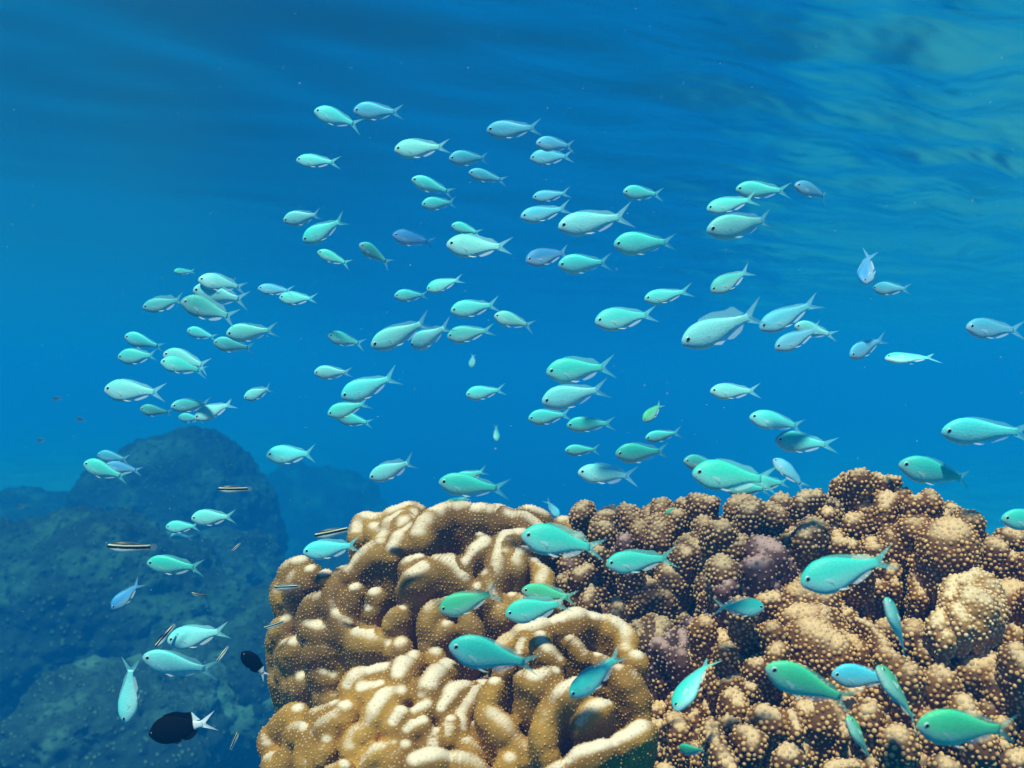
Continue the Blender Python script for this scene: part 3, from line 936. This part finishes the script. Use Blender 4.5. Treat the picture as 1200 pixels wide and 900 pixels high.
M_WRASSE, M_HALF = mat_wrasse(), mat_half()
M_BLACKFIN = mat_plain("black_fin", (0.002, 0.002, 0.005, 1), 0.8, 0.1)
M_GREYFIN = mat_fin("grey_fin", (0.30, 0.36, 0.42, 1), 0.45)
M_WFIN = mat_fin("wrasse_fin", (0.45, 0.50, 0.48, 1), 0.35)
slot_mats = {
    "chromis": [M_SKIN, M_FIN, M_FINW],
    "wrasse": [M_WRASSE, M_WFIN, M_FINW],
    "half": [M_HALF, M_HALF, M_BLACKFIN],
}
EYE = eye_mesh(0)


def place_fish(name, head, tail, label, group, cat="fish", shape="chromis", slot="chromis", yaw=0.0, bend=0.0, dors=0.45, spread=1.0,
               col=(0.3, 0.8, 0.75), dm=1.0, L=None, eyes=True, roll=0.0, depth=None, eye_r=0.030):
    hx, hy = head; tx, ty = tail
    dx, dy = tx - hx, -(ty - hy)
    lp = math.hypot(dx, dy)
    ya = R(yaw)
    full = lp / max(0.25, math.cos(ya))
    Lr = L or 0.068 * (full / 75.0) ** 0.5
    d = Lr / full * FPX
    if depth:
        d = depth
        Lr = full * d / FPX
    d *= dm; Lr *= dm
    # head end is the anchor; the snout sits at the traced point
    hd = P(hx, hy, d)
    ux = np.array([dx / lp * math.cos(ya), math.sin(ya), dy / lp * math.cos(ya)])   # +yaw: the tail is farther away
    up = np.array([-dy / lp, 0.0, dx / lp])
    if up[2] < -0.05 or (abs(up[2]) <= 0.05 and dx < 0):
        up = -up
    uz = up - (up @ ux) * ux; uz /= np.linalg.norm(uz)
    uy = np.cross(uz, ux)
    if roll:
        rr = R(roll)
        uz, uy = uz * math.cos(rr) + uy * math.sin(rr), uy * math.cos(rr) - uz * math.sin(rr)
    M = Matrix([[*(np.array([ux[i], uy[i], uz[i]]) * Lr), hd[i]] for i in range(3)] + [[0, 0, 0, 1]])
    o = bpy.data.objects.new(name, fish_mesh(shape, bend, dors, spread, slot))
    COL.objects.link(o)
    o.matrix_world = M
    o.color = (*col, 1.0)
    tag(o, label, cat, group)
    if eyes:
        sh = SHAPES[shape]
        ex, ez = (0.078, 0.026) if shape != "wrasse" else (0.07, 0.006)
        w = smooth_interp(PX_, sh[2], ex)
        for s in (1, -1):
            e = bpy.data.objects.new("eye", EYE)
            COL.objects.link(e)
            e.parent = o
            e.matrix_local = Matrix.Translation((ex, s * w * 0.86, ez)) @ Matrix.Diagonal((eye_r, s * eye_r * 0.62, eye_r, 1.0))
    return o


C = {
    "c": (0.11, 0.86, 0.82),    # cyan
    "b": (0.10, 0.62, 0.84),    # bluish
    "k": (0.06, 0.34, 0.74),    # strong blue
    "w": (0.28, 0.92, 0.88),    # pale, silvery
    "g": (0.08, 0.60, 0.30),    # green
    "t": (0.06, 0.70, 0.58),    # teal
    "d": (0.10, 0.60, 0.60),    # dull teal
    "v": (0.14, 0.54, 0.80),    # violet blue
}
GS = "school of blue-green chromis over the reef"
# head x, y, tail x, y, colour, yaw, bend, dorsal fin raised, depth factor, label
SCHOOL = [
    (780, 602, 791, 594, "g", 0, 0, .2, 0.43, "tiny green fish peeping over the flat top of the brown knobbly skyline"),
    (204, 318, 223, 317, "c", 45, 0, .3, 1, "tiny chromis turned away, topmost of the cluster at the upper left edge"),
    (232, 328, 288, 335, "w", 8, .2, .5, 1, "pale chromis topmost of three stacked above the open water at left"),
    (226, 340, 293, 353, "w", 0, .1, .4, 1.10, "pale chromis half hidden in the middle of the left stack of three"),
    (212, 353, 280, 374, "d", 5, -.2, .6, 1, "largest dull teal chromis at the bottom of the left stack of three"),
    (167, 361, 219, 350, "d", 10, 0, .8, 1, "dull teal chromis leading the left stack of three"),
    (302, 338, 344, 341, "b", 8, 0, .3, .96, "bluish chromis just ahead of a smaller pale one below its tail"),
    (327, 349, 373, 351, "c", 0, 0, .3, 1.05, "slender pale chromis under the tail of a bluish one"),
    (219, 387, 255, 396, "c", 10, 0, .2, 1, "small chromis between the stack of three and the overlapping pair"),
    (265, 392, 326, 386, "w", 0, .1, .4, 1.05, "bright pale chromis partly behind a duller one in the left cluster"),
    (250, 401, 298, 410, "d", 0, 0, .3, .97, "dull chromis in front of a bright pale one in the left cluster"),
    (146, 394, 193, 409, "c", 0, .1, .2, 1, "chromis heading slightly up, just above the left cluster's long pair"),
    (138, 419, 191, 416, "c", 0, -.1, .3, 1, "chromis at the left end of the row touching an overlapping pair"),
    (191, 415, 251, 431, "w", 0, .1, .3, 1.06, "pale chromis behind its twin at the end of the left row"),
    (188, 424, 241, 435, "c", 0, .1, .3, .97, "chromis in front of its paler twin at the end of the left row"),
    (122, 457, 196, 460, "w", 0, 0, .3, 1, "big pale chromis lowest on the left, farthest out from the school"),
    (164, 479, 202, 485, "d", 5, 0, .2, 1, "small dull chromis under the big pale one above the dark coral head"),
    (200, 477, 243, 473, "d", 25, 0, .5, 1, "dark grey-teal chromis above the dome-shaped coral head"),
    (209, 489, 240, 491, "c", 0, 0, .2, 1.12, "small chromis mostly hidden behind a steeply angled pale one"),
    (228, 491, 273, 469, "w", 10, .2, .3, .98, "steeply angled pale chromis with its tail up, over the dark coral head"),
    (286, 467, 322, 453, "w", 0, -.1, .6, 1, "small bright chromis alone over the haze, tail up, pelvic fins down"),
    (368, 130, 424, 147, "c", 0, .1, .3, 1, "pale chromis first of the topmost pair under the surface"),
    (414, 130, 474, 132, "b", 5, 0, .3, 1.03, "bluer chromis second of the topmost pair under the surface"),
    (347, 188, 399, 190, "c", 0, 0, .3, 1, "chromis alone below the topmost pair"),
    (462, 176, 528, 172, "w", 0, 0, .4, 1, "brightest upper chromis with a white shine along its back"),
    (526, 186, 576, 183, "b", 5, 0, .3, 1, "bluish chromis right behind the one with the white shine"),
    (549, 202, 595, 212, "b", 5, 0, .2, 1, "small bluish chromis under the tail of another bluish one near the surface"),
    (482, 210, 533, 227, "c", 0, .1, .3, 1, "chromis heading up, upper one of the small near-vertical pair"),
    (494, 240, 537, 235, "c", 15, 0, .3, 1.02, "rounder chromis directly below the small upward-heading one"),
    (332, 259, 381, 251, "w", 0, -.1, .4, 1, "bright pale chromis just above a darker one with its tail raised"),
    (355, 283, 408, 256, "c", 0, .1, .3, .97, "chromis diving gently with tail raised, below a bright pale one"),
    (372, 295, 412, 311, "c", 5, 0, .2, 1, "small chromis heading up under the gently diving one"),
    (421, 286, 457, 309, "d", 20, .1, .1, 1, "thin dull chromis slanting steeply with its tail low"),
    (460, 275, 510, 285, "k", 5, 0, .3, 1, "deep blue chromis alone in mid water"),
    (529, 264, 565, 274, "c", 5, 0, .3, 1.12, "small chromis hidden behind the back of a large bright one"),
    (523, 287, 601, 292, "w", 0, 0, .4, 1, "large bright chromis with a small one behind its back"),
    (570, 153, 637, 152, "b", 0, 0, .3, 1, "smooth bluish chromis leading the top middle trio"),
    (628, 168, 677, 168, "v", 10, 0, .3, 1, "dark-tailed violet chromis in the top middle trio"),
    (621, 186, 673, 182, "b", 0, 0, .3, 1.04, "lowest chromis of the top middle trio"),
    (730, 225, 778, 227, "c", 8, 0, .3, 1, "small bright chromis alone under the rippled surface"),
    (624, 232, 669, 226, "b", 0, 0, .2, 1.1, "bluish chromis peeping over the back of a rounder one"),
    (610, 255, 669, 242, "b", 15, 0, .3, 1, "round bluish chromis ahead of the big bright central one"),
    (654, 267, 742, 251, "w", 0, .1, .4, 1, "big bright chromis of the upper middle with a long forked tail"),
    (719, 287, 796, 284, "c", 0, 0, .2, 1, "teal-backed chromis just behind and below the big bright upper one"),
    (616, 306, 672, 291, "k", 15, 0, .2, 1.04, "strong blue chromis with a paler one close behind its tail"),
    (654, 311, 719, 307, "c", 0, 0, .3, .98, "chromis following close behind a strong blue one"),
    (862, 222, 925, 225, "c", 0, 0, .4, 1.06, "rearmost chromis of the bunched trio at the upper right"),
    (828, 246, 889, 231, "c", 0, .1, .3, 1.02, "middle chromis of the bunched trio at the upper right"),
    (828, 271, 919, 254, "w", 0, .1, .4, .98, "largest and brightest chromis, lowest of the upper right trio"),
    (931, 217, 983, 228, "v", 20, .1, .3, 1, "grey-violet round chromis trailing the upper right trio"),
    (833, 342, 885, 312, "d", 10, .1, .2, 1, "grey chromis diving with its tail up, over the big finned one"),
    (799, 403, 896, 364, "w", 0, .1, 1.0, .98, "large pale green chromis with its dorsal fin raised high"),
    (890, 386, 962, 352, "b", 0, .1, .2, 1, "bluish chromis close behind the one with the raised dorsal fin"),
    (931, 382, 980, 393, "w", 0, 0, .3, 1.08, "pale chromis mostly hidden behind a dark-tailed one"),
    (908, 409, 967, 382, "v", 5, .1, .2, .99, "violet chromis with a dark tail in front of a pale one"),
    (1014, 333, 1030, 292, "k", 35, .2, .3, 1.0, "deep blue chromis pointing nearly straight down"),
    (1023, 338, 1054, 342, "v", -50, .2, .3, 1.04, "pale violet chromis turned to the viewer under the deep blue one"),
    (996, 418, 1041, 395, "v", 20, .1, .3, 1, "violet chromis diving just ahead of a bright one, over the knobbly reef"),
    (1037, 421, 1102, 416, "c", 0, -.1, .3, 1, "bright chromis following the diving violet one"),
    (1132, 384, 1207, 387, "v", 8, 0, .3, 1, "violet chromis near the right edge with fins spread"),
    (1103, 507, 1205, 502, "c", 0, 0, .3, 1, "large turquoise chromis reaching the right edge in open water"),
    (1053, 544, 1148, 567, "t", 0, .1, .3, 1, "greenish chromis right above the tallest coral knobs"),
    (908, 516, 978, 522, "c", 0, -.1, .3, 1, "chromis with a drooping forked tail above the coral skyline"),
    (878, 489, 948, 499, "c", 0, .1, .2, 1, "chromis above the one with the drooping tail"),
    (906, 538, 937, 567, "v", -40, .3, .3, 1, "pinkish grey chromis tilting head up just over the coral"),
    (697, 378, 773, 366, "c", 0, 0, .3, 1, "smooth chromis in the clear middle water, tail slightly up"),
    (755, 351, 811, 341, "c", 0, 0, .2, 1, "slim chromis above the one in the clear middle water"),
    (640, 437, 722, 429, "t", 0, 0, .6, 1, "plump green-backed chromis on top of the central stack"),
    (635, 472, 713, 453, "w", 0, .1, .3, .98, "pale chromis second from the top of the central stack"),
    (619, 491, 671, 485, "c", 0, 0, .3, 1.1, "small chromis under the head of the central stack's pale one"),
    (664, 499, 722, 494, "t", 0, 0, .2, 1, "slim teal chromis just below the central stack"),
    (754, 494, 780, 470, "g", 20, .1, .2, 1, "small green chromis diving steeply in mid water"),
    (756, 514, 800, 506, "c", 0, 0, .3, 1.03, "small chromis above a round one with dark eyes"),
    (662, 528, 704, 527, "c", 0, 0, .2, 1, "smallest chromis of the lower middle, level and slim"),
    (721, 532, 788, 530, "t", 12, 0, .4, .98, "round teal chromis over the knobbly coral, eye dark"),
    (677, 554, 748, 558, "w", 0, .1, .7, 1, "pale chromis with dorsal fin up just over the knobbly coral"),
    (832, 459, 892, 458, "w", 0, -.1, .3, 1, "pale chromis alone above the big turquoise one"),
    (801, 540, 850, 548, "d", 10, 0, .2, 1.12, "dull small chromis hidden behind the biggest turquoise one's head"),
    (811, 555, 912, 563, "t", 0, 0, .5, .92, "biggest turquoise chromis skimming the coral skyline"),
    (850, 572, 906, 574, "c", 0, 0, .3, 1.0, "pale chromis half hidden under the belly of the biggest turquoise one"),
    (878, 566, 927, 566, "c", 0, 0, .3, 1.05, "chromis showing only its tail behind the biggest turquoise one"),
    (462, 347, 503, 345, "c", 0, 0, .2, 1, "small chromis just ahead of another with its tail up"),
    (500, 340, 543, 325, "c", 0, 0, .2, 1.02, "small chromis with its tail up following another small one"),
    (528, 365, 586, 356, "c", 0, 0, .3, 1, "teal chromis above the pair crossing in the middle"),
    (579, 370, 627, 383, "w", 0, .1, .3, 1, "pale chromis heading up to the right of the crossing pair"),
    (384, 393, 427, 404, "c", 8, 0, .2, 1, "small chromis ahead of the large one with the long raised tail"),
    (435, 407, 507, 373, "w", 0, .15, .4, .98, "large chromis with a long raised tail in the left middle"),
    (483, 406, 528, 384, "w", -40, .3, .3, 1.02, "pale chromis turning to the viewer between two others"),
    (524, 395, 580, 386, "d", 0, 0, .2, 1.03, "dull chromis behind the one turning to the viewer"),
    (368, 437, 414, 436, "w", 0, 0, .3, 1, "small pale chromis above the large one with a raised tail tip"),
    (400, 466, 468, 439, "c", 0, .1, .3, .98, "large chromis topmost of the stack of three in the left middle"),
    (384, 486, 434, 471, "c", 0, .1, .2, 1.0, "middle chromis of the stack of three in the left middle"),
    (395, 489, 438, 496, "c", 0, 0, .2, 1.08, "lowest chromis of the stack of three, its tail pointing down"),
    (546, 463, 593, 456, "c", 0, 0, .2, 1, "small level chromis alone ahead of the central stack"),
    (552, 431, 555, 413, "d", 30, 0, .1, 1.2, "tiny sliver of a fish standing on its head in mid water"),
    (582, 517, 581, 499, "d", 30, 0, .1, 1.2, "tiny fish seen end on in the middle of the water"),
    (98, 543, 151, 561, "c", 0, .1, .2, 1, "front chromis of the bluish trio before the dark coral head"),
    (114, 533, 153, 539, "b", 0, 0, .2, 1.06, "upper bluish chromis of the trio before the dark coral head"),
    (124, 545, 166, 553, "k", 0, 0, .2, 1.10, "deep blue rearmost chromis of the trio before the dark coral head"),
    (194, 618, 235, 617, "c", 0, 0, .2, 1.05, "small chromis partly behind a rounder one over the coral mounds"),
    (224, 608, 278, 605, "w", 0, 0, .4, .98, "round pale chromis over the coral mounds with a smaller one ahead"),
    (200, 628, 216, 632, "v", 50, 0, .2, 1.3, "tiny violet chromis under the pair over the coral mounds"),
    (172, 660, 241, 665, "t", 0, .1, .5, 1, "greenish chromis in front of a long striped wrasse's tail"),
    (131, 714, 162, 683, "k", 15, .1, .2, 1, "blue chromis diving alone in the dark lower left water"),
    (312, 534, 375, 532, "c", 0, -.2, .3, 1, "chromis with a folded square tail over the hazy reef"),
    (433, 561, 491, 537, "w", 0, 0, .7, 1, "chromis with raised fins above the folded coral's shoulder"),
    (514, 565, 598, 575, "t", 0, .1, .3, .95, "large teal chromis just above the folded coral's top"),
    (519, 597, 552, 582, "c", 30, 0, .2, 1.0, "blue-headed chromis tucked under the large teal one at the coral top"),
    (530, 566, 573, 549, "c", 0, 0, .2, 1.12, "chromis showing only its raised tail behind the large teal one"),
    (355, 648, 425, 637, "c", 0, -.1, .5, .95, "pale teal chromis in front of the folded coral's upper left lobes"),
    (611, 628, 711, 645, "t", 0, .1, .7, .92, "big turquoise chromis crossing the top right of the folded coral"),
    (655, 606, 641, 587, "b", 30, 0, .2, 1.0, "small dark-backed chromis heading away above the big turquoise one"),
    (724, 646, 680, 634, "g", 0, 0, .2, 1.04, "dark green chromis facing the other way behind the turquoise one's tail"),
    (710, 662, 794, 653, "t", 0, 0, .5, .95, "teal chromis in front of the brown knobs, behind the big turquoise one"),
    (515, 716, 588, 692, "g", 0, .1, .3, .95, "green chromis over the middle of the folded coral, tail up"),
    (611, 692, 678, 700, "g", 0, 0, .5, 1.03, "dark green chromis directly above a teal one near the bowl-shaped folds"),
    (592, 721, 670, 706, "t", 0, .1, .6, .95, "teal chromis skimming the rim of the bowl-shaped folds"),
    (526, 757, 635, 784, "t", 0, .1, .3, .90, "largest deep teal chromis in front of the bowl-shaped folds"),
    (668, 817, 733, 763, "t", 0, .1, .5, .90, "teal chromis diving into the bowl-shaped folds"),
    (938, 684, 1052, 652, "t", 0, .1, .3, .90, "large turquoise-green chromis before the yellow-tipped brown coral"),
    (896, 712, 836, 712, "t", 0, -.2, .6, .85, "chromis facing the other way with an arched back behind a coral knob"),
    (793, 834, 837, 770, "t", 30, .3, .1, .90, "thin curved chromis seen from above between the knobs and folds"),
    (796, 878, 821, 866, "g", -55, 0, .8, .64, "green chromis coming head on at the bottom beside the white finger coral"),
    (897, 782, 1007, 829, "g", 0, .1, .3, .88, "large green chromis leading the group before the knobbly slab"),
    (974, 791, 1054, 794, "b", 0, 0, .2, .98, "blue-teal chromis crossing behind the large green one's tail"),
    (1027, 783, 1095, 858, "g", 15, .1, .5, .93, "green chromis slanting down between the blue-teal and the bottom green one"),
    (1074, 850, 1202, 862, "g", 0, .1, .3, .82, "big green chromis lowest at the bottom right corner"),
    (1037, 702, 1082, 780, "t", 20, .1, .1, .92, "slender teal chromis heading steeply up beside the cream coral fan"),
    (992, 842, 1037, 902, "g", 20, .1, .3, .90, "small green chromis heading up from the bottom edge"),
    (1173, 608, 1252, 612, "t", 0, 0, .2, .95, "chromis cut off by the right edge above the coral"),
    (167, 770, 254, 791, "w", 0, .15, .5, .95, "large pale chromis with its mouth open in the lower left"),
    (196, 752, 270, 738, "w", 0, .1, .4, 1.05, "pale chromis behind the back of the open-mouthed one"),
    (148, 848, 154, 771, "w", 10, .1, .2, 1, "pale chromis diving straight down beside the black and white fish"),
]
rf = random.Random(4)
near_depth = {}
for row in SCHOOL:
    hx, hy, tx, ty, c, yaw, bend, dors, dm, label = row
    lp = math.hypot(tx - hx, ty - hy)
    base = C[c]
    jit = rf.uniform(0.86, 1.14)
    col = tuple(min(0.9, v * jit * rf.uniform(0.95, 1.05)) for v in base)
    place_fish("chromis_fish", (hx, hy), (tx, ty), label, GS, yaw=yaw + rf.uniform(-6, 6) * (0.3 if dm < 0.97 else 1.0), bend=bend + rf.choice((-.35, -.2, -.1, 0, .1, .2, .35)) * (0.25 if dm < 0.97 else 1.0), roll=(58 if hx in (1027, 1037, 992, 793) else rf.uniform(-10, 10)), dors=dors,
               spread=rf.choice((0.8, 1.0, 1.2)), col=col, dm=dm, eyes=lp > 24, shape=rf.choice(("chromis", "chromis", "slim")))

GW = "striped wrasses near the coral edge"
for hx, hy, tx, ty, yaw, bend, dp, label in [
    (255, 573, 297, 574, 0, .2, 1.2, "small black-striped wrasse alone in open water above the coral mounds"),
    (125, 640, 185, 644, 0, .2, 1.1, "longest black-striped wrasse at the tail of a greenish chromis"),
    (271, 646, 282, 636, 20, 0, 1.4, "tiny striped wrasse pointing down, between the longest wrasse and the folded coral"),
    (224, 695, 245, 701, 10, .3, 1.3, "tiny curved striped wrasse below the greenish chromis"),
    (182, 758, 203, 732, 20, 0, 1.15, "striped wrasse pointing down behind the open-mouthed chromis"),
    (254, 775, 267, 757, 10, .2, 1.15, "white-sided striped wrasse at the tail of the open-mouthed chromis"),
    (279, 858, 268, 882, 10, 0, 1.2, "small upright striped wrasse beside the large black and white fish"),
    (321, 688, 355, 687, 0, 0, 1.10, "striped wrasse hovering against the folded coral's outermost upper lobe"),
    (309, 736, 336, 728, 0, .2, 1.10, "striped wrasse at the shaded lobes of the folded coral"),
    (368, 628, 416, 619, 0, .1, 1.18, "striped wrasse above the teal chromis at the folded coral's shoulder"),
]:
    place_fish("striped_wrasse", (hx, hy), (tx, ty), label, GW, shape="wrasse", slot="wrasse", yaw=yaw, bend=bend * 2.5, dors=.6, depth=dp, eyes=False)

GB = "black and white damselfish"
place_fish("damselfish", (174, 861), (252, 846), "large black damselfish with a white tail above the low pale coral head", GB, shape="deep", slot="half", dors=1.0, depth=1.15, spread=1.1, bend=.1, eye_r=0.02)
place_fish("damselfish", (283, 764), (311, 798), "small black damselfish with a white tail close to the shaded coral foot", GB, shape="deep", slot="half", dors=.4, depth=1.3, yaw=15, eye_r=0.02)
for hx, hy, tx, ty, label in [
    (62, 468, 74, 466, "faint dark fish silhouette highest above the far coral"),
    (89, 491, 101, 493, "faint dark fish silhouette just over the dome-shaped coral head"),
    (43, 517, 54, 515, "smallest faint dark fish silhouette over the pale sand"),
    (20, 595, 31, 592, "faint dark fish silhouette lowest, beside the broad spotted mound"),
]:
    place_fish("dark_fish", (hx, hy), (tx, ty), label, "dark fish far off over the sand", shape="deep", slot="chromis", depth=4.5, col=(0.008, 0.016, 0.03), eyes=False)

# ---------------------------------------------------------------- drifting specks
rp = random.Random(9)
SV, SF = [], []
octa = [(1, 0, 0), (-1, 0, 0), (0, 1, 0), (0, -1, 0), (0, 0, 1), (0, 0, -1)]
of = [(0, 2, 4), (2, 1, 4), (1, 3, 4), (3, 0, 4), (2, 0, 5), (1, 2, 5), (3, 1, 5), (0, 3, 5)]
for _ in range(1000):
    d = rp.uniform(0.6, 3.2)
    c = P(rp.uniform(-200, 1400), rp.uniform(-50, 950), d)
    r = rp.uniform(0.0002, 0.00065) * (d ** 0.5)
    b = len(SV)
    SV += [tuple(c[i] + r * q[i] * rp.uniform(0.6, 1.3) for i in range(3)) for q in octa]
    SF += [tuple(b + i for i in t_) for t_ in of]
tag(mesh_obj("drifting_specks", SV, SF, [mat_plain("plankton", (0.45, 0.6, 0.6, 1), 0.8)], smooth=False), kind="stuff")
